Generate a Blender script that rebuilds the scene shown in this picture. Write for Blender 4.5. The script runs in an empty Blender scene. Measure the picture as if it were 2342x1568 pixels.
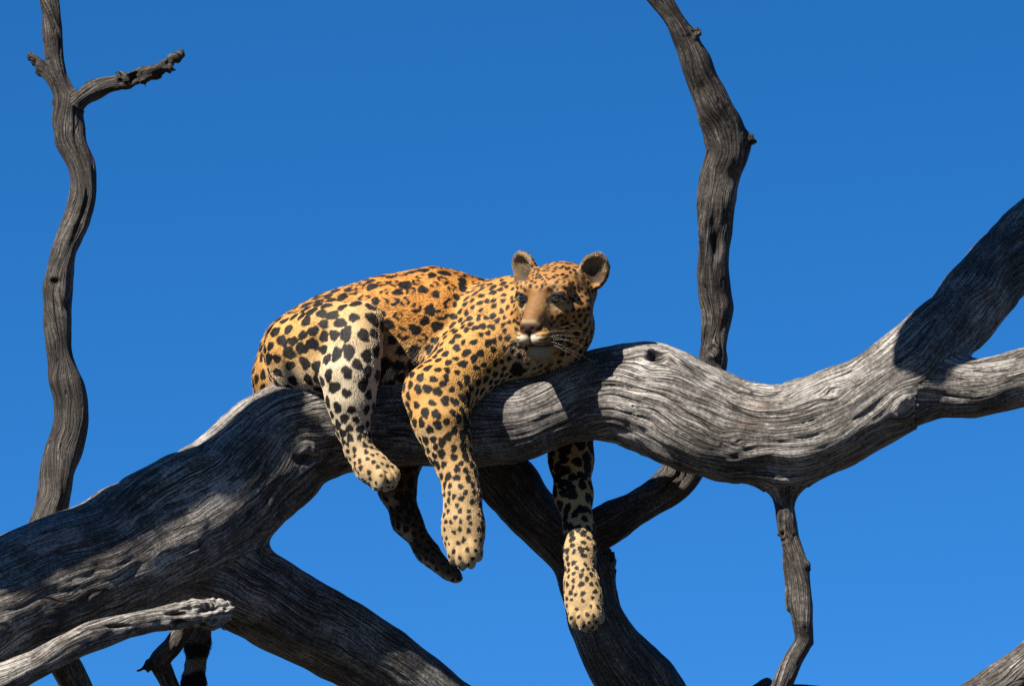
import bpy, math, time
T0 = time.time()
import numpy as np
from mathutils import Matrix, Vector, kdtree

# ------------------------------------------------------------------ camera, sky, sun, exposure
scene = bpy.context.scene
PITCH = math.radians(15.0)          # the photographer looks up into the tree
CAM = np.array([0.0, 0.0, 2.2])     # standing in a vehicle
D0 = 12.0                           # metres to the leopard
FPX = 12647.0                       # focal length in picture units (picture 2342 units wide)
FWD = np.array([0.0, math.cos(PITCH), math.sin(PITCH)])
UPV = np.array([0.0, -math.sin(PITCH), math.cos(PITCH)])
RGT = np.array([1.0, 0.0, 0.0])

cam_data = bpy.data.cameras.new('camera')
cam = bpy.data.objects.new('camera', cam_data)
scene.collection.objects.link(cam)
cam.location = CAM
cam.rotation_euler = (math.radians(90) + PITCH, 0, 0)
cam_data.sensor_width = 36.0
cam_data.lens = 36.0 * FPX / 2342.0
cam_data.clip_start = 0.1
cam_data.clip_end = 5000.0
cam_data.dof.use_dof = True
cam_data.dof.focus_distance = D0
cam_data.dof.aperture_fstop = 5.6
scene.camera = cam

# direction to the sun, in the viewer's frame: left, up, a little behind the viewer
SUN_R, SUN_U, SUN_B = -0.47, 0.78, 0.36
sd = RGT * SUN_R + UPV * SUN_U - FWD * SUN_B
sd = sd / np.linalg.norm(sd)
sun_elev = math.asin(sd[2])
sun_azim = math.atan2(sd[0], sd[1])          # clockwise from +Y

world = bpy.data.worlds.new('World')
scene.world = world
world.use_nodes = True
wn, wl = world.node_tree.nodes, world.node_tree.links
wn.clear()
sky = wn.new('ShaderNodeTexSky')
sky.sky_type = 'NISHITA'
sky.sun_disc = False
sky.sun_elevation = sun_elev
sky.sun_rotation = sun_azim
sky.altitude = 1500
sky.air_density = 0.52
sky.dust_density = 0.0
sky.ozone_density = 3.0
hsv = wn.new('ShaderNodeHueSaturation')
hsv.inputs['Saturation'].default_value = 1.30
hsv.inputs['Value'].default_value = 1.0
bg = wn.new('ShaderNodeBackground')
bg.inputs['Strength'].default_value = 0.05
wo = wn.new('ShaderNodeOutputWorld')
wl.new(sky.outputs[0], hsv.inputs['Color'])
wl.new(hsv.outputs[0], bg.inputs[0])
wl.new(bg.outputs[0], wo.inputs[0])

sun_data = bpy.data.lights.new('sun', 'SUN')
sun_data.energy = 5.0
sun_data.angle = math.radians(0.53)
sun_data.color = (1.0, 0.93, 0.83)
sun = bpy.data.objects.new('sun', sun_data)
scene.collection.objects.link(sun)
sun.location = (-6, 4, 20)
sun.rotation_euler = Vector(sd).to_track_quat('Z', 'Y').to_euler()

vs = scene.view_settings
vs.view_transform = 'Standard'
vs.look = 'None'
vs.exposure = 1.87
vs.gamma = 1.0
vs.use_curve_mapping = False
scene.render.engine = 'CYCLES'
scene.cycles.max_bounces = 6
scene.cycles.use_denoising = False
scene.cycles.denoising_prefilter = 'ACCURATE'
try:
    scene.cycles_curves.shape = 'RIBBONS'
except Exception:
    pass

rng = np.random.default_rng(11)

# ------------------------------------------------------------------ helpers
def P(qx, qy, y):
    """picture position plus depth (m behind the leopard plane) -> viewer-frame point (right, depth, up)"""
    s = (D0 + y) / FPX
    return np.array([(qx - 1171.0) * s, y, (784.0 - qy) * s])

def PX(r, y=0.0):
    return r * (D0 + y) / FPX

def to_world(p):
    p = np.asarray(p, dtype=np.float64)
    return CAM + p[..., 0:1] * RGT + (D0 + p[..., 1:2]) * FWD + p[..., 2:3] * UPV

def from_world(w):
    d = np.asarray(w, dtype=np.float64) - CAM
    return np.array([d @ RGT, d @ FWD - D0, d @ UPV])

DOWN = np.array([0.0, -math.sin(PITCH), -math.cos(PITCH)])   # gravity in the viewer frame

def unit(v):
    v = np.asarray(v, dtype=np.float64)
    return v / (np.linalg.norm(v, axis=-1, keepdims=True) + 1e-12)

def smin(a, b, k):
    h = np.maximum(k - np.abs(a - b), 0.0) / k
    return np.minimum(a, b) - h * h * k * 0.25

def smax(a, b, k):
    return -smin(-a, -b, k)

def sstep(a, b, x):
    t = np.clip((x - a) / (b - a), 0, 1)
    return t * t * (3 - 2 * t)

NT = 48
TILES = [rng.random((NT, NT, NT)).astype(np.float32) for _ in range(4)]

def noise(p, cell, t=0):
    """smooth value noise, -1..1"""
    q = np.asarray(p, dtype=np.float32) / cell + 100.0
    i = np.floor(q).astype(np.int32)
    f = q - i
    f = f * f * (3 - 2 * f)
    T = TILES[t]
    i0 = i % NT
    i1 = (i + 1) % NT
    x0, y0, z0 = i0[..., 0], i0[..., 1], i0[..., 2]
    x1, y1, z1 = i1[..., 0], i1[..., 1], i1[..., 2]
    fx, fy, fz = f[..., 0], f[..., 1], f[..., 2]
    a = T[x0, y0, z0] * (1 - fx) + T[x1, y0, z0] * fx
    b = T[x0, y1, z0] * (1 - fx) + T[x1, y1, z0] * fx
    c = T[x0, y0, z1] * (1 - fx) + T[x1, y0, z1] * fx
    d = T[x0, y1, z1] * (1 - fx) + T[x1, y1, z1] * fx
    ab = a * (1 - fy) + b * fy
    cd = c * (1 - fy) + d * fy
    return (ab * (1 - fz) + cd * fz) * 2 - 1

def sd_cone(p, a, b, ra, rb):
    ab = b - a
    L2 = float(ab @ ab) + 1e-12
    t = np.clip(((p - a) @ ab) / L2, 0, 1)
    d = p - a - t[..., None] * ab
    return np.sqrt((d * d).sum(-1)) - (ra + (rb - ra) * t)

def sd_ell(p, c, M, r):
    """M rows are the ellipsoid's axes"""
    q = (p - c) @ M.T
    k0 = np.sqrt(((q / r) ** 2).sum(-1))
    k1 = np.sqrt(((q / (r * r)) ** 2).sum(-1)) + 1e-9
    return k0 * (k0 - 1.0) / k1

def surface_nets(D, org, h):
    """isosurface of a sampled distance field -> verts, quads"""
    nx, ny, nz = D.shape
    ins = D < 0
    cid, pos, quads_e = [], [], []
    strides = (ny * nz, nz, 1)
    for ax in range(3):
        sl0 = [slice(None)] * 3; sl1 = [slice(None)] * 3
        sl0[ax] = slice(0, -1); sl1[ax] = slice(1, None)
        cr = ins[tuple(sl0)] != ins[tuple(sl1)]
        idx = np.stack(np.unravel_index(np.flatnonzero(cr), cr.shape), 1)
        o = [a for a in range(3) if a != ax]
        ok = (idx[:, o[0]] > 0) & (idx[:, o[1]] > 0) & (idx[:, o[0]] < D.shape[o[0]] - 1) & (idx[:, o[1]] < D.shape[o[1]] - 1)
        idx = idx[ok]
        lin = idx @ np.array(strides)
        d0 = D.ravel()[lin]; d1 = D.ravel()[lin + strides[ax]]
        t = d0 / (d0 - d1)
        pp = idx.astype(np.float64)
        pp[:, ax] += t
        u, v = strides[o[0]], strides[o[1]]
        cells = np.stack([lin, lin - u, lin - u - v, lin - v], 1)
        for c in range(4):
            cid.append(cells[:, c]); pos.append(pp)
        flip = d0 < 0
        if ax == 1:
            flip = ~flip
        q = cells.copy()
        q[~flip] = q[~flip][:, ::-1]
        quads_e.append(q)
    cid = np.concatenate(cid); pos = np.concatenate(pos)
    uq, inv = np.unique(cid, return_inverse=True)
    n = np.bincount(inv).astype(np.float64)
    V = np.stack([np.bincount(inv, pos[:, a]) / n for a in range(3)], 1)
    Q = np.searchsorted(uq, np.concatenate(quads_e))
    return V * h + org, Q

def vnormals(V, Q):
    n = np.cross(V[Q[:, 2]] - V[Q[:, 0]], V[Q[:, 3]] - V[Q[:, 1]])
    N = np.zeros_like(V)
    for a in range(3):
        for c in range(4):
            N[:, a] += np.bincount(Q[:, c], n[:, a], minlength=len(V))
    return unit(N)

def build_mesh(name, Vw, Q, mat, parent=None, base=None, attrs=()):
    me = bpy.data.meshes.new(name)
    V = Vw if base is None else Vw - base
    me.vertices.add(len(V))
    me.vertices.foreach_set('co', V.astype(np.float32).ravel())
    k = Q.shape[1]
    me.loops.add(Q.size)
    me.loops.foreach_set('vertex_index', Q.astype(np.int32).ravel())
    me.polygons.add(len(Q))
    me.polygons.foreach_set('loop_start', np.arange(0, Q.size, k, dtype=np.int32))
    me.update(calc_edges=True)
    me.polygons.foreach_set('use_smooth', np.ones(len(Q), dtype=bool))
    for an, kind, data in attrs:
        at = me.attributes.new(an, kind, 'POINT')
        key = {'FLOAT': 'value', 'FLOAT_VECTOR': 'vector', 'FLOAT_COLOR': 'color'}[kind]
        at.data.foreach_set(key, np.ascontiguousarray(data, dtype=np.float32).ravel())
    me.materials.append(mat)
    me.validate()
    ob = bpy.data.objects.new(name, me)
    scene.collection.objects.link(ob)
    if parent is not None:
        ob.parent = parent
    elif base is not None:
        ob.location = base
    return ob

def empty(name, loc, label, cat):
    e = bpy.data.objects.new(name, None)
    scene.collection.objects.link(e)
    e.location = loc
    e['label'] = label
    e['category'] = cat
    return e

def new_mat(name):
    m = bpy.data.materials.new(name)
    m.use_nodes = True
    n, l = m.node_tree.nodes, m.node_tree.links
    b = n['Principled BSDF']
    return m, n, l, b

# ------------------------------------------------------------------ ground
def make_ground():
    m, n, l, b = new_mat('bush_ground')
    tc = n.new('ShaderNodeNewGeometry')
    n1 = n.new('ShaderNodeTexNoise'); n1.inputs['Scale'].default_value = 0.35; n1.inputs['Detail'].default_value = 8
    l.new(tc.outputs['Position'], n1.inputs['Vector'])
    r = n.new('ShaderNodeValToRGB')
    r.color_ramp.elements[0].position = 0.35; r.color_ramp.elements[0].color = (0.011, 0.010, 0.006, 1)
    r.color_ramp.elements[1].position = 0.7; r.color_ramp.elements[1].color = (0.030, 0.021, 0.012, 1)
    l.new(n1.outputs['Fac'], r.inputs[0]); l.new(r.outputs[0], b.inputs['Base Color'])
    b.inputs['Roughness'].default_value = 0.95
    g = 72
    xs = np.sign(np.linspace(-1, 1, g)) * np.abs(np.linspace(-1, 1, g)) ** 3 * 2500
    X, Y = np.meshgrid(xs, xs, indexing='ij')
    V = np.stack([X, Y + 10, np.zeros_like(X)], -1).reshape(-1, 3)
    d = np.hypot(V[:, 0], V[:, 1] - 10)
    V[:, 2] = 0.12 * noise(V, 6.0, 1) * sstep(1.5, 8, d) + 1.5 * noise(V, 90.0, 2) * sstep(40, 300, d)
    i = np.arange(g * g).reshape(g, g)
    Q = np.stack([i[:-1, :-1], i[1:, :-1], i[1:, 1:], i[:-1, 1:]], -1).reshape(-1, 4)
    o = build_mesh('ground', V, Q, m)
    o['kind'] = 'structure'
make_ground()

# ------------------------------------------------------------------ weathered dead wood
def wood_material():
    m, n, l, b = new_mat('weathered_dead_wood')
    def attr(nm):
        q = n.new('ShaderNodeAttribute'); q.attribute_name = nm; return q
    def mt(op, *args):
        q = n.new('ShaderNodeMath'); q.operation = op
        for k, v in enumerate(args):
            if isinstance(v, (int, float)): q.inputs[k].default_value = v
            else: l.new(v, q.inputs[k])
        return q.outputs[0]
    def mapr(v, a0, a1, b0=0.0, b1=1.0):
        q = n.new('ShaderNodeMapRange'); q.interpolation_type = 'SMOOTHSTEP'
        for k, w in ((1, a0), (2, a1), (3, b0), (4, b1)): q.inputs[k].default_value = w
        l.new(v, q.inputs[0]); return q.outputs[0]
    def tex(vec, scale, detail, rough):
        q = n.new('ShaderNodeTexNoise'); q.inputs['Scale'].default_value = scale; q.inputs['Detail'].default_value = detail; q.inputs['Roughness'].default_value = rough
        l.new(vec, q.inputs['Vector']); return q.outputs['Fac']
    tone, pit = [attr(k).outputs['Fac'] for k in ('tone', 'crack')]
    gr = attr('grain').outputs['Vector']
    def along(a, c, detail, rough, off=0.0):
        q = n.new('ShaderNodeMapping'); q.inputs['Scale'].default_value = (a, c, c); q.inputs['Location'].default_value = (off, off * 1.7, off * 0.6)
        l.new(gr, q.inputs['Vector'])
        return tex(q.outputs[0], 1.0, detail, rough)
    fib = along(11, 420, 4, 0.7)
    def field(v, k): return mt('MULTIPLY', mt('SUBTRACT', v, 0.5), k)
    coarse = field(along(3.2, 78, 1.0, 0.4, 3.0), 8.0)
    broad = field(along(1.6, 26, 1.0, 0.35, 7.0), 8.0)
    fine = field(along(5.0, 210, 1.5, 0.5, 11.0), 8.0)
    geo = n.new('ShaderNodeNewGeometry'); pos = geo.outputs['Position']
    blot = tex(pos, 13.0, 6, 0.62)
    speck = tex(pos, 120.0, 4, 0.6)
    wid = tex(pos, 9.0, 3, 0.5)
    # long drying cracks: level lines of the grain field, opening and closing along their length
    wA = mapr(wid, 0.38, 0.66, 0.03, 0.24)
    cA = mt('SUBTRACT', 1.0, mt('MINIMUM', 1.0, mt('DIVIDE', mt('ABSOLUTE', coarse), mt('ADD', wA, 0.03))))
    cA = mt('MULTIPLY', cA, mapr(wid, 0.36, 0.48))
    wid2 = tex(pos, 6.0, 2, 0.5)
    wB = mapr(wid2, 0.42, 0.7, 0.03, 0.17)
    cB = mt('SUBTRACT', 1.0, mt('MINIMUM', 1.0, mt('DIVIDE', mt('ABSOLUTE', mt('ADD', broad, 0.15)), mt('ADD', wB, 0.02))))
    cB = mt('MULTIPLY', cB, mapr(wid2, 0.42, 0.52))
    wid3 = tex(pos, 22.0, 2, 0.5)
    cC = mt('SUBTRACT', 1.0, mt('MINIMUM', 1.0, mt('DIVIDE', mt('ABSOLUTE', mt('ADD', fine, 0.3)), 0.20)))
    cC = mt('MULTIPLY', cC, mapr(wid3, 0.46, 0.60, 0.0, 0.75))
    cD = mt('SUBTRACT', 1.0, mt('MINIMUM', 1.0, mt('DIVIDE', mt('ABSOLUTE', mt('SUBTRACT', mt('ABSOLUTE', coarse), 1.0)), 0.10)))
    cD = mt('MULTIPLY', cD, mapr(wid3, 0.40, 0.60, 0.7, 0.0))
    crack = mt('MAXIMUM', mt('MAXIMUM', mt('MAXIMUM', cA, cB), mt('MAXIMUM', cC, cD)), pit)
    lines = mt('SINE', mt('MULTIPLY', fine, 4.0))
    # colour
    ramp = n.new('ShaderNodeValToRGB')
    e = ramp.color_ramp.elements
    e[0].position = 0.24; e[0].color = (0.015, 0.0115, 0.0085, 1)
    e[1].position = 0.76; e[1].color = (0.225, 0.209, 0.19, 1)
    mid = e.new(0.50); mid.color = (0.060, 0.053, 0.046, 1)
    f1 = mt('MULTIPLY', mt('SUBTRACT', fib, 0.5), 1.0)
    f2 = mt('MULTIPLY', mt('SUBTRACT', blot, 0.5), 0.75)
    f3 = mt('ADD', mt('MULTIPLY', fine, 0.05), mt('MULTIPLY', lines, 0.05))
    f4 = mt('MULTIPLY', mt('SUBTRACT', speck, 0.5), 0.6)
    fac = mt('ADD', mt('ADD', mt('ADD', f1, f2), mt('ADD', f3, f4)), tone)
    l.new(fac, ramp.inputs[0])
    # bare rusty wood in a few places
    rust = tex(pos, 4.3, 3, 0.5)
    mr_ = n.new('ShaderNodeMix'); mr_.data_type = 'RGBA'
    l.new(mt('MULTIPLY', mapr(rust, 0.60, 0.70, 0.0, 0.6), mapr(fine, 0.2, 1.2)), mr_.inputs[0])
    l.new(ramp.outputs[0], mr_.inputs[6]); mr_.inputs[7].default_value = (0.13, 0.062, 0.028, 1)
    mx = n.new('ShaderNodeMix'); mx.data_type = 'RGBA'
    l.new(mt('MULTIPLY', crack, 0.92), mx.inputs[0])
    l.new(mr_.outputs[2], mx.inputs[6]); mx.inputs[7].default_value = (0.008, 0.006, 0.005, 1)
    l.new(mx.outputs[2], b.inputs['Base Color'])
    b.inputs['Roughness'].default_value = 0.7
    b.inputs['Specular IOR Level'].default_value = 0.25
    # relief
    hgt = mt('ADD', mt('MULTIPLY', fib, 0.9), mt('ADD', mt('MULTIPLY', fine, 0.22), mt('MULTIPLY', lines, 0.14)))
    hgt = mt('ADD', hgt, mt('MULTIPLY', speck, 0.35))
    amp = mapr(tex(pos, 5.0, 3, 0.55), 0.32, 0.68, 0.35, 1.5)
    hgt = mt('MULTIPLY', hgt, amp)
    hgt = mt('ADD', hgt, mt('MULTIPLY', tex(pos, 45.0, 3, 0.6), 0.8))
    hgt = mt('SUBTRACT', hgt, mt('MULTIPLY', crack, 2.0))
    bp = n.new('ShaderNodeBump'); bp.inputs['Strength'].default_value = 1.0; bp.inputs['Distance'].default_value = 0.0030
    l.new(hgt, bp.inputs['Height'])
    l.new(bp.outputs[0], b.inputs['Normal'])
    return m
WOOD = wood_material()

def spline(pts, per=7):
    """Catmull-Rom through (x,y,z,r) rows"""
    p = np.array(pts, dtype=np.float64)
    e = np.vstack([2 * p[0] - p[1], p, 2 * p[-1] - p[-2]])
    e[:, 3] = np.maximum(e[:, 3], 0.001)
    out = []
    for i in range(1, len(e) - 2):
        for t in np.arange(per) / per:
            a, b, c, d = e[i - 1], e[i], e[i + 1], e[i + 2]
            out.append(0.5 * (2 * b + (c - a) * t + (2 * a - 5 * b + 4 * c - d) * t * t + (3 * b - a - 3 * c + d) * t ** 3))
    out.append(p[-1])
    out = np.array(out)
    out[:, 3] = np.maximum(out[:, 3], 0.0015)
    return out

def chain(rows, per=7):
    return spline([(*P(x, y, d), PX(r, d)) for x, y, d, r in rows], per)

def wood_part(name, chains, parent, base, h=0.003, k=0.03, knots=(), ragged=(), disp=1.0, tone=0.5, holes=(), wav=0.28, warp=0.007, nograin=()):
    """one limb: smooth union of tapering splines, grain flowing along them, relief displaced into the mesh"""
    allp = np.vstack(chains)
    m = 0.035
    lo = (allp[:, :3] - allp[:, 3:4]).min(0) - m
    hi = (allp[:, :3] + allp[:, 3:4]).max(0) + m
    shp = np.ceil((hi - lo) / h).astype(int) + 1
    ax = [lo[a] + h * np.arange(shp[a]) for a in range(3)]
    D = np.full(shp, 0.2, dtype=np.float32)
    for ch in chains:
        mg = k + 5 * h
        bl = np.maximum(((ch[:, :3] - ch[:, 3:4]).min(0) - mg - lo) / h, 0).astype(int)
        bh = np.minimum(((ch[:, :3] + ch[:, 3:4]).max(0) + mg - lo) / h + 2, shp).astype(int)
        C = np.full(bh - bl, 0.2, dtype=np.float32)
        for a, b in zip(ch[:-1], ch[1:]):
            l_ = np.minimum(a[:3] - a[3], b[:3] - b[3]) - mg
            h_ = np.maximum(a[:3] + a[3], b[:3] + b[3]) + mg
            s = [slice(max(bl[i], int((l_[i] - lo[i]) / h)), min(bh[i], int((h_[i] - lo[i]) / h) + 2)) for i in range(3)]
            sc = tuple(slice(s[i].start - bl[i], s[i].stop - bl[i]) for i in range(3))
            X = (ax[0][s[0]][:, None, None] - a[0]).astype(np.float32)
            Y = (ax[1][s[1]][None, :, None] - a[1]).astype(np.float32)
            Z = (ax[2][s[2]][None, None, :] - a[2]).astype(np.float32)
            ab = (b[:3] - a[:3]).astype(np.float32); L2 = np.float32(ab @ ab + 1e-12)
            t = np.clip((X * ab[0] + Y * ab[1] + Z * ab[2]) / L2, 0, 1)
            d = (X - t * ab[0]) ** 2
            d += (Y - t * ab[1]) ** 2
            d += (Z - t * ab[2]) ** 2
            np.sqrt(d, out=d)
            d -= np.float32(a[3]) + np.float32(b[3] - a[3]) * t
            C[sc] = np.minimum(C[sc], d)
        bs = tuple(slice(bl[i], bh[i]) for i in range(3))
        D[bs] = np.minimum(D[bs], C) if ch is chains[0] else smin(D[bs], C, np.float32(k))
        del C
    V, Q = surface_nets(D, lo, h)
    def relax(X, n):
        cnt = np.zeros(len(V))
        for c in range(4):
            cnt += np.bincount(Q[:, c], minlength=len(V)) * 2
        for _ in range(n):
            A = np.zeros_like(X)
            for c in range(4):
                for o in (1, 3):
                    src = X[Q[:, (c + o) % 4]]
                    if X.ndim == 1: A += np.bincount(Q[:, c], src, minlength=len(V))
                    else:
                        for a in range(3): A[:, a] += np.bincount(Q[:, c], src[:, a], minlength=len(V))
            A /= cnt if X.ndim == 1 else cnt[:, None]
            X = 0.4 * X + 0.6 * A
        return X
    V = relax(V, 2)
    del D
    N = vnormals(V, Q)
    # grain coordinates of every vertex: length along its limb, and place around it
    best = np.full(len(V), 1e9); grain = np.zeros((len(V), 3))
    Wp = V + np.stack([noise(V, 0.11, t) for t in range(3)], -1) * 0.012 * (wav / 0.28) + np.stack([noise(V, 0.04, t) for t in (1, 2, 3)], -1) * 0.0035
    for ci, ch in enumerate(chains):
        if ci in nograin: continue
        cp = ch[:, :3]
        mg = ch[:, 3].max() + k + 0.03
        sel = np.flatnonzero(((V > cp.min(0) - mg) & (V < cp.max(0) + mg)).all(1))
        Va, Wa = V[sel], Wp[sel]
        kd = kdtree.KDTree(len(cp))
        for i in range(len(cp)): kd.insert(cp[i], i)
        kd.balance()
        nn = np.array([kd.find(v)[1] for v in Va], dtype=np.int32)
        sl = np.concatenate([[0], np.cumsum(np.linalg.norm(np.diff(cp, axis=0), axis=1))])
        tg = unit(np.gradient(cp, axis=0))
        al = ((Va - cp[nn]) * tg[nn]).sum(1)
        s_ = np.clip(sl[nn] + al, 0, sl[-1])
        f = np.interp(s_, sl, np.arange(len(cp)))
        i0 = np.minimum(f.astype(int), len(cp) - 2); fr = (f - i0)[:, None]
        c_ = cp[i0] * (1 - fr) + cp[i0 + 1] * fr
        t_ = unit(tg[i0] * (1 - fr) + tg[i0 + 1] * fr)
        r_ = ch[i0, 3] * (1 - fr[:, 0]) + ch[i0 + 1, 3] * fr[:, 0]
        d_ = np.linalg.norm(Va - c_, axis=1) - r_ + (0.004 if ci else 0.0)
        rel = Wa - c_
        for (kc, kr) in knots:                           # grain bends round a knot
            pk = Va - kc
            pt = pk - t_ * (pk * t_).sum(1, keepdims=True)
            rel = rel - pt * (0.85 * np.exp(-(pk * pk).sum(1) / (2.0 * kr) ** 2))[:, None]
        rel = rel - t_ * (rel * t_).sum(1, keepdims=True)
        e2 = unit(np.cross(t_, [0.0, 1.0, 0.0])); e3 = np.cross(t_, e2)
        R0 = float(np.median(ch[:, 3]))
        u2 = (rel * e2).sum(1); u3 = (rel * e3).sum(1); nr_ = np.sqrt(u2 * u2 + u3 * u3) + 1e-9
        g = np.stack([sl[nn] + al + ci * 3.7, u2 / nr_ * R0, u3 / nr_ * R0], 1)
        w = d_ < best[sel]
        best[sel[w]] = d_[w]; grain[sel[w]] = g[w]
    crack = np.zeros(len(V))
    coarse = noise(grain * np.array([0.09, 1, 1]), 0.017, 0)
    broad = noise(grain * np.array([0.12, 1, 1]), 0.042, 1)
    fine = noise(grain * np.array([0.07, 1, 1]), 0.0085, 2)
    gro = np.exp(-((noise(grain * np.array([0.10, 1, 1]), 0.03, 3)) / 0.09) ** 2) * sstep(0.0, 0.4, noise(V, 0.09, 1))
    off = disp * (0.0018 * fine + 0.0024 * coarse + 0.0042 * broad - 0.0045 * gro)
    off += 0.003 * noise(grain * np.array([0.35, 1, 1]), 0.011, 3) * sstep(0.0, 0.6, noise(V, 0.13, 0)) * disp
    off += warp * noise(V, 0.11, 2) + warp * 0.4 * noise(V, 0.04, 3)
    for (kc, kr) in knots:                              # knots: swollen collar, sunken heart
        r = np.linalg.norm(V - kc, axis=1) / kr
        off += 0.006 * np.exp(-((r - 1.1) / 0.4) ** 2) * (kr / 0.03) * (1 + 0.8 * noise(V, 0.012, 3))
        crack = np.maximum(crack, np.exp(-(r / 0.35) ** 2) * 0.6)
    for (hc, hr, hd) in holes:
        r = np.sqrt(((V - hc) ** 2 / np.array(hr) ** 2).sum(1))
        off -= hd * np.exp(-r ** 4)
        crack = np.maximum(crack, np.exp(-r ** 4) * 0.9)
    rust = np.zeros(len(V))
    for (rc, rr) in ragged:                             # splintered broken ends
        w = np.exp(-(np.linalg.norm(V - rc, axis=1) / rr) ** 2)
        crack = np.maximum(crack, w * sstep(0.25, 0.55, noise(V, 0.013, 0)))
        off += w * (-0.010 * sstep(0.2, 0.6, noise(V, 0.013, 0)) + 0.006 * noise(V, 0.009, 1) + 0.006 * noise(grain * np.array([0.25, 1, 1]), 0.008, 2))
    off = 0.5 * off + 0.5 * relax(off, 1)
    V2 = V + N * off[:, None]
    tn = tone + 0.10 * noise(V, 0.16, 0)
    print('part', name, len(V), round(time.time() - T0, 1))
    return build_mesh(name, to_world(V2), Q, WOOD, parent, base,
                      [('crack', 'FLOAT', crack), ('tone', 'FLOAT', tn), ('grain', 'FLOAT_VECTOR', grain)])

# trunk foot on the ground, left of the picture
LIMB0 = P(-330, 1560, -0.42)
g0 = (to_world(LIMB0)[2]) / 1.0
TRUNK_BASE_L = LIMB0 + DOWN * g0 + np.array([-0.35, 0.1, 0.0])
tb = to_world(TRUNK_BASE_L); tb[2] = 0.0
TRUNK_BASE_L = from_world(tb)
tree = empty('dead_tree', tuple(tb), 'weathered grey leafless dead tree with thick twisted limbs holding the leopard', 'tree')

# main limb: left end -> knuckle above the flare -> fork on the right
main = chain([(-120, 1450, -0.44, 165), (0, 1392, -0.37, 155), (150, 1326, -0.27, 147), (290, 1268, -0.18, 140), (400, 1205, -0.09, 140),
              (505, 1135, 0.0, 142), (590, 1062, 0.05, 138), (665, 998, 0.09, 132), (770, 962, 0.12, 122), (890, 960, 0.125, 112), (1010, 962, 0.11, 106), (1120, 965, 0.10, 99),
              (1215, 955, 0.095, 93), (1310, 916, 0.085, 94), (1400, 895, 0.07, 108), (1492, 908, 0.06, 127), (1595, 957, 0.03, 127),
              (1700, 990, 0.01, 114), (1800, 995, -0.01, 110), (1890, 965, -0.02, 112), (1985, 915, -0.03, 102), (2070, 850, -0.02, 97),
              (2140, 775, 0.03, 85), (2205, 712, 0.09, 82), (2275, 625, 0.17, 82), (2345, 560, 0.25, 82), (2440, 470, 0.35, 78), (2530, 380, 0.44, 70), (2600, 250, 0.5, 55), (2640, 80, 0.55, 35), (2650, -60, 0.58, 8)])
fork = chain([(1960, 925, -0.03, 78), (2060, 890, -0.035, 82), (2150, 885, -0.04, 74), (2240, 888, -0.05, 67), (2345, 868, -0.06, 69), (2460, 840, -0.07, 66), (2560, 800, -0.07, 60), (2640, 765, -0.07, 44), (2700, 742, -0.07, 22), (2725, 732, -0.07, 4)])
flare = chain([(1800, 1030, -0.01, 80), (1797, 1080, -0.012, 58), (1797, 1120, -0.015, 38), (1796, 1166, -0.018, 23)])
lower = chain([(400, 1290, -0.06, 95), (500, 1318, -0.03, 100), (575, 1352, 0.03, 102), (660, 1402, 0.08, 100), (760, 1456, 0.14, 97), (870, 1526, 0.19, 92), (985, 1612, 0.24, 88), (1110, 1720, 0.29, 92), (1230, 1860, 0.33, 100)])
bump = chain([(300, 1190, -0.19, 85), (345, 1150, -0.16, 76), (400, 1110, -0.12, 70)])
knots = [(P(1500, 800, -0.04), 0.03), (P(2075, 935, -0.12), 0.022), (P(695, 1040, -0.02), 0.02), (P(1340, 960, 0.02), 0.02), (P(880, 1460, 0.03), 0.016), (P(322, 1195, -0.27), 0.011), (P(560, 1180, -0.08), 0.012), (P(1690, 1010, -0.10), 0.010), (P(1905, 900, -0.11), 0.012), (P(240, 1330, -0.3), 0.012)]
holes = [(P(1503, 812, -0.015), (0.021, 0.05, 0.013), 0.032), (P(692, 1050, -0.02), (0.02, 0.05, 0.012), 0.012)]
wood_part('limb', [main, fork, flare, lower, bump], tree, tb, h=0.003, k=0.045, nograin=(4,), knots=knots, holes=holes, tone=0.55)

# upright branch on the left, forked at its top
lb = chain([(20, 1400, -0.24, 36), (75, 1270, -0.13, 37), (113, 1180, -0.06, 37), (134, 1090, -0.03, 38), (152, 1020, 0.0, 37), (166, 955, 0.02, 37), (158, 890, 0.03, 37), (138, 820, 0.05, 30),
            (131, 760, 0.06, 31), (131, 650, 0.09, 32), (142, 575, 0.10, 35), (172, 505, 0.12, 34), (189, 440, 0.13, 31), (184, 380, 0.15, 34),
            (163, 325, 0.16, 34), (153, 270, 0.17, 33), (150, 220, 0.18, 27), (134, 170, 0.19, 18), (126, 110, 0.21, 17), (118, 40, 0.22, 15), (110, -30, 0.24, 14)])
lb2 = chain([(157, 250, 0.17, 24), (190, 220, 0.16, 23), (240, 196, 0.14, 19), (300, 180, 0.12, 17), (345, 165, 0.11, 13), (388, 142, 0.10, 8), (416, 122, 0.09, 2)])
lb2b = chain([(290, 182, 0.12, 9), (272, 166, 0.115, 6), (262, 166, 0.11, 2)])
lb2c = chain([(340, 170, 0.11, 9), (362, 176, 0.11, 8), (386, 158, 0.10, 2)])
lb2e = chain([(300, 175, 0.115, 8), (318, 158, 0.11, 4), (324, 150, 0.11, 1.5)])
lb2f = chain([(372, 152, 0.10, 7), (392, 158, 0.10, 3.5), (402, 160, 0.10, 1.5)])
lb3b = chain([(105, 168, 0.195, 6), (88, 165, 0.20, 3), (80, 158, 0.2, 1.5)])
lb2d = chain([(330, 178, 0.11, 7), (333, 200, 0.11, 1.5)])
lb3 = chain([(132, 225, 0.18, 16), (116, 185, 0.19, 13), (96, 155, 0.20, 9), (68, 125, 0.21, 3)])
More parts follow.
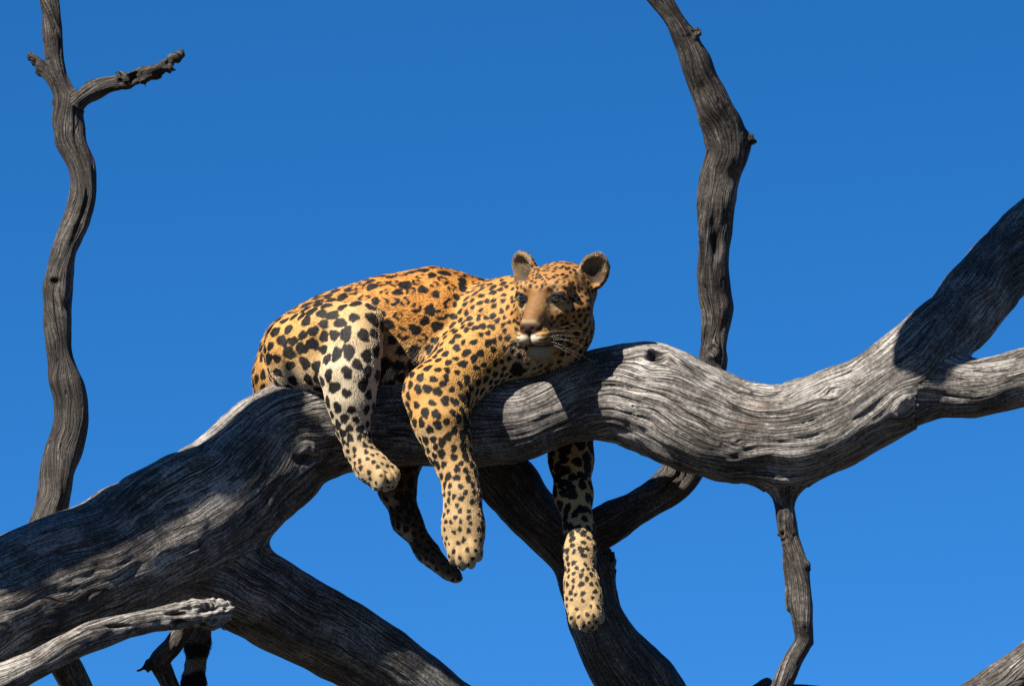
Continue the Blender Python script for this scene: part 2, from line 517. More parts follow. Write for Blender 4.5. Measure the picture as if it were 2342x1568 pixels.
wood_part('branch', [lb, lb2, lb2b, lb2c, lb2d, lb2e, lb2f, lb3, lb3b], tree, tb, h=0.0028, k=0.012, disp=1.15, tone=0.27, warp=0.009,
          ragged=[(P(385, 150, 0.10), 0.035), (P(300, 172, 0.11), 0.03), (P(80, 140, 0.2), 0.03)], holes=[(P(125, 645, 0.05), (0.01, 0.03, 0.008), 0.01)])

# rear stem with the long upright branch that passes behind the main limb
st = chain([(1090, 990, 0.22, 60), (1130, 1060, 0.27, 62), (1180, 1120, 0.31, 64), (1245, 1195, 0.35, 62), (1310, 1262, 0.37, 60), (1342, 1330, 0.38, 64), (1362, 1410, 0.39, 67),
            (1402, 1490, 0.40, 76), (1455, 1565, 0.41, 92), (1480, 1650, 0.42, 105), (1440, 1800, 0.40, 118)])
rb = chain([(1290, 1250, 0.37, 42), (1370, 1208, 0.37, 45), (1440, 1172, 0.36, 43), (1505, 1135, 0.36, 43), (1552, 1092, 0.35, 44), (1580, 1030, 0.35, 43), (1600, 950, 0.34, 40), (1628, 850, 0.34, 38), (1633, 795, 0.33, 39),
            (1640, 735, 0.33, 37), (1635, 670, 0.33, 38), (1632, 600, 0.32, 40), (1637, 520, 0.32, 43), (1642, 450, 0.31, 42), (1652, 395, 0.31, 43), (1667, 345, 0.30, 43),
            (1658, 295, 0.30, 46), (1634, 245, 0.29, 43), (1611, 195, 0.29, 40), (1590, 148, 0.28, 38), (1567, 98, 0.28, 34), (1540, 48, 0.27, 29), (1509, 0, 0.27, 27), (1470, -60, 0.26, 26)])
rb2 = chain([(1668, 330, 0.30, 30), (1697, 322, 0.295, 18), (1721, 318, 0.29, 3)])
rb3 = chain([(1572, 95, 0.28, 12), (1584, 80, 0.27, 7), (1596, 72, 0.265, 6), (1604, 66, 0.26, 1.5)])
st2 = chain([(1370, 1300, 0.37, 30), (1395, 1282, 0.36, 20), (1406, 1270, 0.355, 4)])
wood_part('branch', [st, rb, rb2, rb3, st2], tree, tb, h=0.0032, k=0.022, tone=0.33, disp=1.15, warp=0.009,
          ragged=[(P(1715, 318, 0.29), 0.02), (P(1598, 70, 0.26), 0.02), (P(1400, 1272, 0.35), 0.02)],
          knots=[(P(1628, 800, 0.29), 0.016)],
          holes=[(P(1600, 590, 0.28), (0.006, 0.05, 0.045), 0.012), (P(1640, 560, 0.275), (0.011, 0.05, 0.03), 0.012), (P(1632, 545, 0.275), (0.008, 0.05, 0.06), 0.006), (P(1555, 1065, 0.31), (0.008, 0.04, 0.03), 0.012)])

# sunlit broken stub crossing in front
sb = chain([(-330, 1660, -0.46, 50), (-120, 1605, -0.58, 38), (0, 1560, -0.56, 35), (90, 1515, -0.52, 34), (180, 1468, -0.47, 35), (260, 1440, -0.42, 34), (340, 1420, -0.37, 34), (410, 1408, -0.345, 37), (465, 1402, -0.33, 37), (505, 1399, -0.315, 31)], 7)
sbe = chain([(495, 1390, -0.315, 16), (515, 1380, -0.31, 8), (534, 1390, -0.305, 1.5)])
sbe2 = chain([(495, 1410, -0.315, 14), (520, 1400, -0.31, 6), (533, 1402, -0.305, 1.5)])
sbe3 = chain([(480, 1425, -0.33, 14), (505, 1435, -0.325, 7), (515, 1440, -0.32, 1.5)])
wood_part('broken_stub', [sb, sbe, sbe2, sbe3], tree, tb, h=0.0028, k=0.012, tone=0.6, disp=0.9, warp=0.007, ragged=[(P(470, 1400, -0.33), 0.055), (P(520, 1395, -0.31), 0.03)],
          holes=[(P(405, 1402, -0.385), (0.020, 0.04, 0.005), 0.014), (P(470, 1392, -0.37), (0.012, 0.04, 0.008), 0.014), (P(412, 1425, -0.385), (0.016, 0.04, 0.006), 0.014), (P(265, 1430, -0.44), (0.03, 0.04, 0.004), 0.01), (P(495, 1385, -0.36), (0.012, 0.04, 0.007), 0.015)])

# thin branch hanging from the flare
hb = chain([(1796, 1145, -0.018, 24), (1799, 1180, -0.02, 25), (1806, 1230, -0.02, 20), (1819, 1290, -0.03, 24), (1828, 1350, -0.04, 26), (1834, 1420, -0.05, 25), (1836, 1465, -0.05, 24), (1812, 1510, -0.06, 24), (1786, 1570, -0.07, 25), (1760, 1640, -0.08, 22), (1745, 1720, -0.1, 8)])
hb2 = chain([(1830, 1290, -0.03, 12), (1848, 1292, -0.03, 6), (1853, 1300, -0.03, 2)])
hb3 = chain([(1838, 1462, -0.05, 18), (1852, 1468, -0.05, 9), (1859, 1472, -0.05, 3)])
hb4 = chain([(1797, 1200, -0.02, 14), (1786, 1225, -0.03, 7), (1792, 1250, -0.03, 5), (1794, 1290, -0.04, 7), (1800, 1330, -0.045, 7), (1806, 1390, -0.05, 8)])
wood_part('branch', [hb, hb2, hb3, hb4], tree, tb, h=0.0026, k=0.008, tone=0.37, disp=0.8, warp=0.005, ragged=[(P(1790, 1230, -0.03), 0.02), (P(1850, 1295, -0.03), 0.015)])

# low branch at the lower right
br = chain([(1480, 1690, 0.42, 60), (1620, 1640, 0.43, 45), (1745, 1612, 0.45, 42), (1850, 1608, 0.46, 44), (1980, 1630, 0.48, 48), (2110, 1632, 0.5, 52), (2220, 1610, 0.52, 55), (2300, 1565, 0.54, 56), (2375, 1510, 0.55, 58), (2480, 1420, 0.56, 56)])
br2 = chain([(1735, 1600, 0.45, 20), (1752, 1570, 0.45, 14), (1757, 1556, 0.45, 6)])
wood_part('branch', [br, br2], tree, tb, h=0.0038, k=0.015, tone=0.42, disp=0.8, warp=0.006)

# two small branches behind the left end of the limb
b1 = chain([(470, 1360, 0.06, 26), (425, 1430, 0.10, 24), (395, 1475, 0.12, 22), (365, 1507, 0.14, 22), (378, 1545, 0.15, 19), (402, 1590, 0.15, 17), (430, 1660, 0.15, 13), (450, 1720, 0.15, 3)])
b1b = chain([(362, 1507, 0.14, 18), (340, 1520, 0.13, 11), (316, 1533, 0.12, 5)])
wood_part('branch', [b1, b1b], tree, tb, h=0.003, k=0.01, tone=0.42, disp=0.7, warp=0.005, ragged=[(P(330, 1528, 0.12), 0.02)])
b2 = chain([(80, 1400, -0.12, 36), (130, 1490, -0.06, 36), (165, 1555, -0.03, 36), (185, 1620, -0.02, 34), (190, 1700, -0.02, 26), (190, 1760, -0.02, 6)])
wood_part('branch', [b2], tree, tb, h=0.0035, k=0.01, tone=0.40, disp=0.7, warp=0.006)

# unseen limbs added for shade: one rising left, one arching from the upper right
def free(rows): return spline([(x, y, z, r) for x, y, z, r in rows], 7)
sl = unit(np.array([SUN_R, -SUN_B, SUN_U]))
def shade(x, y, d, far, r): return (*(P(x, y, d) + sl * far), r)     # on the line from a shaded spot towards the sun
tgt = [(0, 1385, -0.42, 1.05), (150, 1320, -0.33, 1.18), (290, 1262, -0.25, 1.28), (400, 1200, -0.17, 1.36), (505, 1130, -0.09, 1.45), (590, 1052, -0.04, 1.55), (650, 990, 0.0, 1.62)]
shade_limb = free([(-1.55, -0.42, -1.0, 0.13), (-1.78, -0.62, -0.50, 0.13), (-1.70, -0.74, -0.05, 0.11)] + [shade(x, y + 12, d, f, r) for (x, y, d, f), r in zip(tgt, (0.085, 0.075, 0.068, 0.062, 0.062, 0.06, 0.05))] + [shade(690, 940, 0.02, 1.68, 0.03), shade(700, 905, 0.03, 1.72, 0.008)])
shade_limb_b = free([(-1.74, -0.70, -0.25, 0.04), (-1.72, -0.78, 0.05, 0.04)] + [shade(x - 45 * c, y - 92 - w, d, f + 0.03, r) for (x, y, d, f), c, w, r in zip(tgt[:6], (.6, .5, .6, .8, .9, .9), (12, -6, 8, -10, 6, -4), (.036, .034, .03, .03, .026, .02))] + [shade(640, 860, 0.0, 1.7, 0.006)])
shade_limb_c = free([(-1.76, -0.66, -0.40, 0.05), (-1.66, -0.72, -0.10, 0.05)] + [shade(x + 50 * c, y + 96 + w, d, f - 0.03, r) for (x, y, d, f), c, w, r in zip(tgt, (.6, .5, .6, .8, .9, .9, .9), (-8, 10, -4, 8, -6, 0, 0), (.042, .04, .036, .034, .034, .03, .02))] + [shade(760, 1010, 0.0, 1.66, 0.006)])  # thin companions shaped to leave streaks of sun between them
wood_part('limb', [shade_limb, shade_limb_b, shade_limb_c], tree, tb, h=0.007, k=0.03, tone=0.45, disp=1.3)  # added out of view to shade the left end of the main limb
shade_branch = free([(1.33, 0.43, 0.38, 0.070), (1.50, 0.45, 0.70, 0.070), (1.52, 0.36, 1.05, 0.07), (1.32, 0.16, 1.34, 0.07), (1.00, -0.08, 1.44, 0.08), shade(2460, 450, 0.30, 1.22, 0.09), shade(2345, 560, 0.17, 1.22, 0.10), shade(2275, 630, 0.09, 1.22, 0.095), shade(2190, 735, 0.0, 1.22, 0.08), shade(2120, 830, -0.08, 1.22, 0.045), shade(2080, 880, -0.1, 1.22, 0.01)])
wood_part('branch', [shade_branch], tree, tb, h=0.006, k=0.03, tone=0.45, disp=1.0)  # added out of view to shade the upper-right branch

# trunk, left of and below the picture, down to the ground
def L4(p, r): return (*p, r)
tt0 = TRUNK_BASE_L
mid1 = LIMB0 + np.array([-0.22, 0.0, -0.35])
mid2 = LIMB0 * 0.5 + tt0 * 0.5 + np.array([-0.12, 0, 0])
tr = spline([L4(P(-60, 1420, -0.40), 0.135), L4(LIMB0, 0.178), L4(mid1, 0.20), L4(mid2, 0.235), L4(tt0 - DOWN * 1.0, 0.27), L4(tt0 - DOWN * 0.3, 0.34), L4(tt0 + DOWN * 0.25, 0.42)], 8)
s0 = P(1440, 1780, 0.40)
st3 = spline([L4(P(1478, 1660, 0.42), 0.098), L4(s0, 0.11), L4(s0 + np.array([-0.25, -0.1, -0.45]), 0.125), L4(tt0 * 0.45 + s0 * 0.55, 0.14), L4(tt0 * 0.75 + s0 * 0.25 + np.array([0.1, 0, 0]), 0.16), L4(tt0 - DOWN * 0.5, 0.18)], 8)
lw2 = spline([L4(P(1180, 1800, 0.30), 0.092), L4(P(1260, 1900, 0.33), 0.09), L4(s0 + np.array([-0.1, -0.04, -0.32]), 0.09)], 6)
wood_part('trunk', [tr, st3, lw2], tree, tb, h=0.015, k=0.12, disp=2.0, tone=0.46, warp=0.02)

# ------------------------------------------------------------------ leopard
# head frame: s = viewer's right, f = where the face points, u = crown
HC = P(1277, 692, 0.0)
yaw, pit = math.radians(28), math.radians(8)
hf = np.array([-math.sin(yaw) * math.cos(pit), -math.cos(yaw) * math.cos(pit), -math.sin(pit)])
hs = unit(np.array([math.cos(yaw), -math.sin(yaw), 0.0]))
hu = np.cross(hs, -hf); hu = unit(hu if hu[2] > 0 else -hu)
HM = np.stack([hs, hf, hu])                 # viewer frame -> head frame rows
def H(s, f, u): return HC + s * hs + f * hf + u * hu

# colours of the coat
ORANGE = np.array([0.330, 0.138, 0.027]); TAWNY = np.array([0.345, 0.165, 0.038]); GOLD = np.array([0.325, 0.172, 0.046])
CREAM = np.array([0.325, 0.226, 0.108]); WHITE = np.array([0.370, 0.315, 0.230]); PAWC = np.array([0.265, 0.180, 0.085])
BLACK = np.array([0.006, 0.005, 0.0045])

prims = []     # kind, geometry, group, flow, colour, spot radius, spot spacing, fur length, rosette
def cone(g, a, b, flow=None, col=TAWNY, sr=0.010, sp=0.028, fl=0.009, ros=0.0):
    pa, pb = P(*a[:3]), P(*b[:3])
    prims.append(('c', (pa, pb, PX(a[3]), PX(b[3])), g, unit(pb - pa) if flow is None else unit(np.array(flow, float)), col, sr, sp, fl, ros))
def ell(g, c, r, axes=None, flow=(0, 0, -1), col=TAWNY, sr=0.010, sp=0.028, fl=0.013, ros=0.0, local=False):
    pc = np.array(c, float) if local else P(*c)
    M = np.eye(3) if axes is None else axes
    prims.append(('e', (pc, M, np.array(r, float)), g, unit(np.array(flow, float)), col, sr, sp, fl, ros))
def limb_chain(g, rows, cols, srs, sps, fl=0.0075, ros=0.0):
    n = len(rows) - 1
    for i in range(n):
        t = i / max(1, n - 1)
        j = t * (len(cols) - 1); i0 = int(min(j, len(cols) - 2)); f = j - i0
        mix = lambda a: a[i0] * (1 - f) + a[i0 + 1] * f
        cone(g, rows[i], rows[i + 1], col=mix(cols), sr=mix(srs), sp=mix(sps), fl=fl, ros=ros)

BACKF = (-1.0, 0.05, -0.25)
# torso along the limb, arched back
cone('torso', (1115, 742, 0.235, 104), (990, 745, 0.19, 124), flow=BACKF, col=ORANGE, sr=0.0130, sp=0.0330, fl=0.0085, ros=1)
cone('torso', (990, 745, 0.19, 124), (880, 765, 0.17, 122), flow=BACKF, col=TAWNY * .5 + ORANGE * .5, sr=0.0132, sp=0.0335, fl=0.0085, ros=1)
cone('torso', (880, 765, 0.165, 122), (775, 790, 0.165, 112), flow=BACKF, col=TAWNY * .7 + ORANGE * .3, sr=0.0124, sp=0.032, fl=0.010, ros=0.6)
cone('torso', (775, 790, 0.165, 112), (700, 828, 0.16, 104), flow=(-0.8, 0, -0.6), col=GOLD, sr=0.012, sp=0.031, fl=0.013)
cone('torso', (700, 828, 0.16, 104), (655, 875, 0.16, 74), flow=(-0.4, 0, -0.9), col=GOLD, sr=0.012, sp=0.031, fl=0.013)
cone('torso', (900, 835, 0.11, 70), (985, 838, 0.10, 60), flow=(-0.7, 0, -0.7), col=CREAM, sr=0.014, sp=0.035, fl=0.020)
# shoulder blade ridge, neck, throat
cone('neck', (1140, 705, 0.16, 62), (1168, 705, 0.11, 66), flow=BACKF, col=ORANGE, sr=0.011, sp=0.025)
cone('neck', (1130, 752, 0.11, 100), (1195, 745, 0.10, 92), flow=(-0.9, 0.2, -0.4), col=GOLD, sr=0.0065, sp=0.0185)
cone('neck', (1195, 745, 0.10, 90), (1262, 722, 0.05, 80), flow=(-0.9, 0.2, -0.4), col=GOLD, sr=0.0055, sp=0.0165)
cone('neck', (1250, 735, 0.06, 82), (1288, 752, 0.05, 66), flow=(0.3, 0.6, -0.6), col=TAWNY, sr=0.0075, sp=0.022)
cone('neck', (1180, 800, 0.095, 70), (1262, 780, 0.05, 58), flow=(-0.6, 0, -0.8), col=CREAM, sr=0.006, sp=0.02, fl=0.018)
# near foreleg
limb_chain('fore_near', [(1150, 775, 0.085, 88), (1078, 822, 0.055, 78), (992, 892, -0.025, 60)], [GOLD, GOLD], [0.0072, 0.0090], [0.0205, 0.0245])
cone('fore_near', (1070, 838, 0.04, 66), (1030, 900, -0.02, 58), flow=(-0.2, -0.2, -1), col=GOLD, sr=0.0095, sp=0.026)
limb_chain('fore_near', [(985, 902, -0.035, 62), (1008, 960, -0.052, 60), (1026, 1020, -0.06, 47), (1048, 1080, -0.075, 38), (1058, 1135, -0.09, 37), (1060, 1185, -0.10, 41)],
           [GOLD, GOLD * .5 + CREAM * .5, PAWC], [0.0105, 0.0095, 0.0062], [0.026, 0.0245, 0.0165])
# far foreleg, over the limb and down behind it
limb_chain('fore_far', [(1215, 800, 0.14, 66), (1275, 850, 0.20, 60), (1304, 960, 0.25, 54), (1306, 1050, 0.25, 46), (1311, 1130, 0.20, 39), (1324, 1200, 0.15, 30), (1326, 1260, 0.11, 32), (1328, 1320, 0.08, 37)],
           [GOLD, CREAM, CREAM, PAWC], [0.014, 0.017, 0.013, 0.006], [0.033, 0.036, 0.028, 0.0165])
# near hind leg: thigh across the limb, knee high, shank and foot hanging down
limb_chain('hind_near', [(690, 800, 0.07, 88), (755, 768, 0.03, 74), (822, 742, -0.005, 50)], [GOLD, GOLD * .5 + CREAM * .5], [0.0135, 0.0135], [0.034, 0.036])
cone('hind_near', (700, 835, 0.07, 80), (790, 830, 0.0, 66), flow=(0.3, 0, -1), col=GOLD * .4 + CREAM * .6, sr=0.0135, sp=0.036)
limb_chain('hind_near', [(825, 745, -0.005, 48), (812, 800, -0.025, 57), (800, 860, -0.045, 60), (802, 920, -0.055, 49), (806, 975, -0.06, 33), (820, 1025, -0.07, 27), (838, 1058, -0.08, 30)],
           [CREAM, WHITE, WHITE * .6 + CREAM * .4, PAWC], [0.0145, 0.0140, 0.010, 0.0045], [0.037, 0.036, 0.027, 0.0125])
# far hind leg, its coat darkened to imitate the limb's shade
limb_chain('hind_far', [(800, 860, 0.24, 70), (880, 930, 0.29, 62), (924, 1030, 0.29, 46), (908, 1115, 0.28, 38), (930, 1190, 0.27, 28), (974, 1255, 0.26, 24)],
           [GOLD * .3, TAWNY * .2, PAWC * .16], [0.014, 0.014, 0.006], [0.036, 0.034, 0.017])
# tail hanging down behind the limb
limb_chain('tail', [(640, 880, 0.20, 38), (585, 950, 0.25, 30), (545, 1080, 0.26, 27), (500, 1240, 0.24, 26), (468, 1380, 0.22, 25), (452, 1470, 0.205, 24), (443, 1560, 0.195, 23), (440, 1660, 0.185, 21), (450, 1740, 0.18, 15)],
           [GOLD, WHITE, WHITE], [0.010, 0.010, 0.010], [0.028, 0.028, 0.028], fl=0.017)

# paws: pad plus four toes each; axes: forward, across, back of the paw
def paw(g, c, fwd, back, ln, wd, th, spread=1.0, col=PAWC):
    c = P(*c); fw = unit(np.array(fwd, float)); bk = np.array(back, float); bk = unit(bk - fw * (bk @ fw)); ac = np.cross(fw, bk)
    M = np.stack([fw, ac, bk])
    kw = dict(axes=M, flow=fw, col=col, sr=0.0062, sp=0.0175, fl=0.007, local=True)
    ell(g, c, (ln * .62, wd * .5, th * .5), **kw)
    for i, (a, e) in enumerate(((-0.36, -0.10), (-0.13, 0.02), (0.12, 0.02), (0.35, -0.10))):
        tc = c + fw * ln * (0.42 + e) + ac * wd * a * spread + bk * th * 0.04
        Mt = np.stack([unit(fw + ac * a * 0.5), ac, bk]); Mt[1] = np.cross(Mt[2], Mt[0])
        ell('toe_' + g, tc, (ln * .34, wd * .165, th * .40), axes=Mt, flow=fw, col=col * 1.05, sr=0.0045, sp=0.020, fl=0.0042, local=True)
paw('fore_near', (1060, 1218, -0.112), (0.10, -0.25, -1), (-0.35, -1, 0.25), 0.104, 0.094, 0.068, 0.66)
paw('fore_far', (1336, 1372, 0.055), (0.15, -0.35, -1), (-0.35, -1, 0.4), 0.092, 0.086, 0.070, 0.8)
paw('hind_near', (860, 1076, -0.092), (0.62, -0.35, -0.62), (0.55, -0.6, 0.55), 0.072, 0.078, 0.066, 0.8)
paw('hind_far', (1002, 1287, 0.25), (0.75, -0.1, -0.62), (0.5, -0.2, 0.75), 0.082, 0.060, 0.040, 1.0, PAWC * .2)  # paw colour darkened as well, standing in for shade

def ev(pr, p):
    return sd_cone(p, *pr[1]) if pr[0] == 'c' else sd_ell(p, *pr[1])

EYE_R = 0.0175
EYES = [(-0.0425, 0.0755, 0.022), (0.0425, 0.0755, 0.022)]
EYE_OPEN = [0.0076, 0.0036]                  # the eye in shade is narrowed

def head_sdf(q):
    """q in the head frame"""
    I = np.eye(3)
    E = lambda c, r, M=I: sd_ell(q, np.array(c, float), M, np.array(r, float))
    C = lambda a, b, ra, rb: sd_cone(q, np.array(a, float), np.array(b, float), ra, rb)
    d = E((0, -0.012, 0.022), (0.078, 0.086, 0.066))
    d = smin(d, E((0, 0.045, 0.034), (0.054, 0.045, 0.034)), 0.03)
    for s in (-1, 1):
        d = smin(d, E((s * 0.042, 0.016, -0.034), (0.040, 0.048, 0.048)), 0.03)
        d = smin(d, C((s * 0.040, 0.066, -0.008), (s * 0.066, 0.025, -0.006), 0.020, 0.022), 0.02)
    d = smin(d, C((0, 0.055, -0.028), (0, 0.108, -0.046), 0.047, 0.029), 0.025)
    for s in (-1, 1):
        d = smin(d, C((s * 0.034, 0.03, -0.066), (s * 0.008, 0.097, -0.089), 0.030, 0.019), 0.02)
    d = smin(d, E((0, 0.103, -0.093), (0.019, 0.020, 0.017)), 0.012)
    d = smin(d, C((0, 0.066, 0.020), (0, 0.127, -0.023), 0.027, 0.021), 0.024)
    for s in (-1, 1):
        d = smin(d, E((s * 0.0175, 0.124, -0.058), (0.0215, 0.027, 0.0195)), 0.008)
        d = smin(d, C((s * 0.022, 0.083, 0.047), (s * 0.058, 0.064, 0.046), 0.010, 0.010), 0.014)
    d = smin(d, E((0, 0.138, -0.034), (0.0245, 0.013, 0.0135)), 0.006)
    for s in (-1, 1):      # nostrils
        d = smax(d, -E((s * 0.0115, 0.151, -0.037), (0.0042, 0.006, 0.0032)), 0.003)
    d = smax(d, -E((0, 0.150, -0.060), (0.0022, 0.011, 0.013)), 0.004)          # groove under the nose
    for s in (-1, 1):      # mouth line
        d = smax(d, -C((0, 0.146, -0.0765), (s * 0.044, 0.098, -0.082), 0.0035, 0.003), 0.004)
    for i, e in enumerate(EYES):
        e = np.array(e); sgn = np.sign(e[0])
        d = smax(d, -E(e + np.array([sgn * 0.004, 0.014, 0.0]), (0.019, 0.015, 0.013)), 0.008)
        out = unit(np.array([sgn * 0.45, 0.9, 0.05]))
        side = unit(np.cross(out, [0, 0, 1.0])); upv = np.cross(side, out)
        # almond opening slanting down to the nose
        ang = math.radians(16) * (-sgn)
        s2 = side * math.cos(ang) * 1 + upv * math.sin(ang) * (1 if side[0] > 0 else -1)
        s2 = unit(s2); u2 = np.cross(s2, out); u2 = u2 if u2[2] > 0 else -u2
        M = np.stack([s2, out, u2])
        lid = sd_ell(q, e, np.eye(3), np.full(3, EYE_R + 0.0028))
        lid = smax(lid, -sd_ell(q, e + out * EYE_R * 0.9 - upv * 0.001, M, np.array([0.0150, 0.014, EYE_OPEN[i]])), 0.002)
        d = smin(d, lid, 0.005)
    for s in (-1, 1):      # ears: rounded cups
        up = unit(np.array([s * 0.42, -0.12, 0.9])); fo = unit(np.array([s * 0.34, 0.95, 0.0])); fo = unit(fo - up * (fo @ up)); si = np.cross(up, fo)
        M = np.stack([si, fo, up])
        c = np.array([s * (0.080 if s > 0 else 0.0775), -0.020 if s > 0 else -0.005, 0.064 if s > 0 else 0.070])
        ear = sd_ell(q, c, M, np.array([0.0335, 0.019, 0.0425]))
        ear = smax(ear, -sd_ell(q, c + fo * 0.016 + up * 0.001, M, np.array([0.0292, 0.0205, 0.0375])), 0.003)
        d = smin(d, ear, 0.010)
    return d

def leopard_mesh(h=0.0032):
    lo = np.array([P(400, 700, 0.2)[0], -0.20, P(1000, 1765, 0.1)[2]])
    hi = np.array([P(1420, 700, 0.0)[0], 0.40, P(1000, 540, 0.0)[2]])
    shp = np.ceil((hi - lo) / h).astype(int) + 1
    ax = [(lo[a] + h * np.arange(shp[a])).astype(np.float32) for a in range(3)]
    D = np.full(shp, 0.3, dtype=np.float32)
    def box(l_, h_):
        return tuple(slice(int(max(0, (l_[i] - lo[i]) / h)), int(min(shp[i], (h_[i] - lo[i]) / h + 2))) for i in range(3))
    def grid(s):
        return np.stack(np.meshgrid(ax[0][s[0]], ax[1][s[1]], ax[2][s[2]], indexing='ij'), -1)
    def bounds(pr):
        if pr[0] == 'c':
            a, b, ra, rb = pr[1]
            return np.minimum(a - ra, b - rb), np.maximum(a + ra, b + rb)
        c, M, r = pr[1]
        return c - r.max(), c + r.max()
    KG = {'torso': 0.05, 'neck': 0.045, 'fore_near': 0.026, 'fore_far': 0.03, 'hind_near': 0.026, 'hind_far': 0.03, 'tail': 0.02}
    for g in ('torso', 'neck', 'fore_near', 'fore_far', 'hind_near', 'hind_far', 'tail', 'toe_fore_near', 'toe_fore_far', 'toe_hind_near', 'toe_hind_far'):
        ps = [p for p in prims if p[2] == g]
        k = KG.get(g, 0.006)
        bl = np.min([bounds(p)[0] for p in ps], 0) - 0.06
        bh = np.max([bounds(p)[1] for p in ps], 0) + 0.06
        sg = box(bl, bh)
        C = np.full(D[sg].shape, 0.3, dtype=np.float32)
        for p in ps:
            l_, h_ = bounds(p)
            s = box(l_ - 0.05, h_ + 0.05)
            so = tuple(slice(s[i].start - sg[i].start, s[i].stop - sg[i].start) for i in range(3))
            C[so] = smin(C[so], ev(p, grid(s)).astype(np.float32), np.float32(k if not g.startswith('toe') else 0.002))
        D[sg] = smin(D[sg], C, np.float32({'torso': 0.01, 'neck': 0.022, 'fore_near': 0.018, 'fore_far': 0.03, 'hind_near': 0.018, 'hind_far': 0.03, 'tail': 0.03}.get(g, 0.004)))
    s = box(HC - 0.20, HC + 0.20)
    q = (grid(s) - HC) @ HM.T
    D[s] = smin(D[s], head_sdf(q).astype(np.float32), np.float32(0.02))
    # keep the biggest connected shell only: everything here is one body
    return surface_nets(D, lo, h)

LV, LQ = leopard_mesh()
LN = vnormals(LV, LQ)
print('leopard', len(LV), round(time.time() - T0, 1))

def blend_fields(p):
    W = np.zeros(len(p)); flow = np.zeros((len(p), 3)); col = np.zeros((len(p), 3)); sc = np.zeros((len(p), 4))
    for pr in prims:
        w = np.exp(-np.clip(ev(pr, p) / 0.010, -4, 40))
        W += w; flow += w[:, None] * pr[3]; col += w[:, None] * pr[4]; sc += w[:, None] * np.array(pr[5:9])
    q = (p - HC) @ HM.T
    hw = np.exp(-np.clip(head_sdf(q) / 0.010, -4, 40)) * 2.0
    hflow = unit(q - np.array([0, 0.15, -0.035]))
    isear = ((q[:, 2] > 0.058) & (np.abs(q[:, 0]) > 0.056))[:, None]
    hflow = np.where(isear, unit(np.stack([np.sign(q[:, 0]) * 0.5, 0 * q[:, 0] + 0.15, 0 * q[:, 0] + 0.9], 1)), hflow) @ HM
    W += hw; flow += hw[:, None] * hflow
    cheek = sstep(-0.02, -0.06, q[:, 2]) * sstep(0.09, 0.03, q[:, 1])
    hcol = np.array([0.200, 0.094, 0.025])[None] * (1 - cheek[:, None]) + GOLD[None] * 0.9 * cheek[:, None]
    col += hw[:, None] * hcol
    fl = 0.0036 + 0.005 * isear[:, 0] + 0.007 * cheek + 0.003 * sstep(0.03, -0.05, q[:, 1])
    sr = 0.0046 + 0.0034 * cheek + 0.001 * sstep(0.06, 0.0, q[:, 1]); sp = 0.0120 + 0.0105 * cheek + 0.002 * sstep(0.06, 0.0, q[:, 1])
    sc += hw[:, None] * np.stack([sr, sp, fl, np.zeros(len(p))], 1)
    return unit(flow), col / W[:, None], sc / W[:, None], hw / W

FLOW, COL, SC, HW = blend_fields(LV)

# spots: one centre after another, spaced by what the coat does there
def scatter_spots():
    order = rng.permutation(len(LV))[:30000]
    acc, rad = np.zeros((6000, 3)), np.zeros(6000)
    n = 0; ids = []
    jit = rng.uniform(0.85, 1.12, len(order))
    for j, i in enumerate(order):
        r = SC[i, 1] * jit[j] * 0.76
        if n:
            d2 = ((acc[:n] - LV[i]) ** 2).sum(1)
            lim = 0.5 * (rad[:n] + r)
            if (d2 < lim * lim).any():
                continue
        acc[n] = LV[i]; rad[n] = r; ids.append(i); n += 1
        if n >= 5999: break
    return np.array(ids)
SP = scatter_spots()
nsp = len(SP)
print('spots', nsp, round(time.time() - T0, 1))
sp_p = LV[SP]; sp_n = LN[SP]
e1 = FLOW[SP] - sp_n * (FLOW[SP] * sp_n).sum(1, keepdims=True); e1 = unit(e1); e2_ = np.cross(sp_n, e1)
rot = rng.normal(0, 0.45, nsp)
E1 = e1 * np.cos(rot)[:, None] + e2_ * np.sin(rot)[:, None]; E2 = np.cross(sp_n, E1)
sp_r = SC[SP, 0] * rng.uniform(0.74, 1.12, nsp)
sp_ph = rng.uniform(0, 6.28, (nsp, 4))
sp_ros = (rng.random(nsp) < SC[SP, 3] * 0.6)
sp_asp = rng.uniform(1.0, 1.25, nsp)
KDS = kdtree.KDTree(nsp)
for i in range(nsp): KDS.insert(sp_p[i], i)
KDS.balance()

def spot_value(p):
    """0 coat .. 1 black, and 0..1 darker rosette heart"""
    out = np.zeros(len(p)); heart = np.zeros(len(p))
    nb = np.array([[t[1] for t in KDS.find_n(v, 2)] for v in p], dtype=np.int32)
    wob = noise(p, 0.005, 1) * 0.10
    for c in range(2):
        i = nb[:, c]
        d = p - sp_p[i]
        x = (d * E1[i]).sum(1) / sp_asp[i]; y = (d * E2[i]).sum(1); z = (d * sp_n[i]).sum(1)
        rho = np.sqrt(x * x + y * y + 0.6 * z * z)
        th = np.arctan2(y, x)
        R = sp_r[i] * (1 + 0.12 * np.sin(2 * th + sp_ph[i, 0]) + 0.09 * np.sin(3 * th + sp_ph[i, 1]) + 0.05 * np.sin(5 * th + sp_ph[i, 2]))
        u = rho / R + wob
        s = sstep(1.04, 0.94, u)
        ro = sp_ros[i]
        ring = s * sstep(0.36, 0.52, u) * np.where(np.cos(th - sp_ph[i, 3]) > 0.80, 0.0, 1.0) * np.where(np.cos(th - sp_ph[i, 3] - 2.3) > 0.94, 0.15, 1.0)
        out = np.maximum(out, np.where(ro, ring, s))
        heart = np.maximum(heart, np.where(ro, sstep(1.0, 0.7, u), 0))
    return out, heart

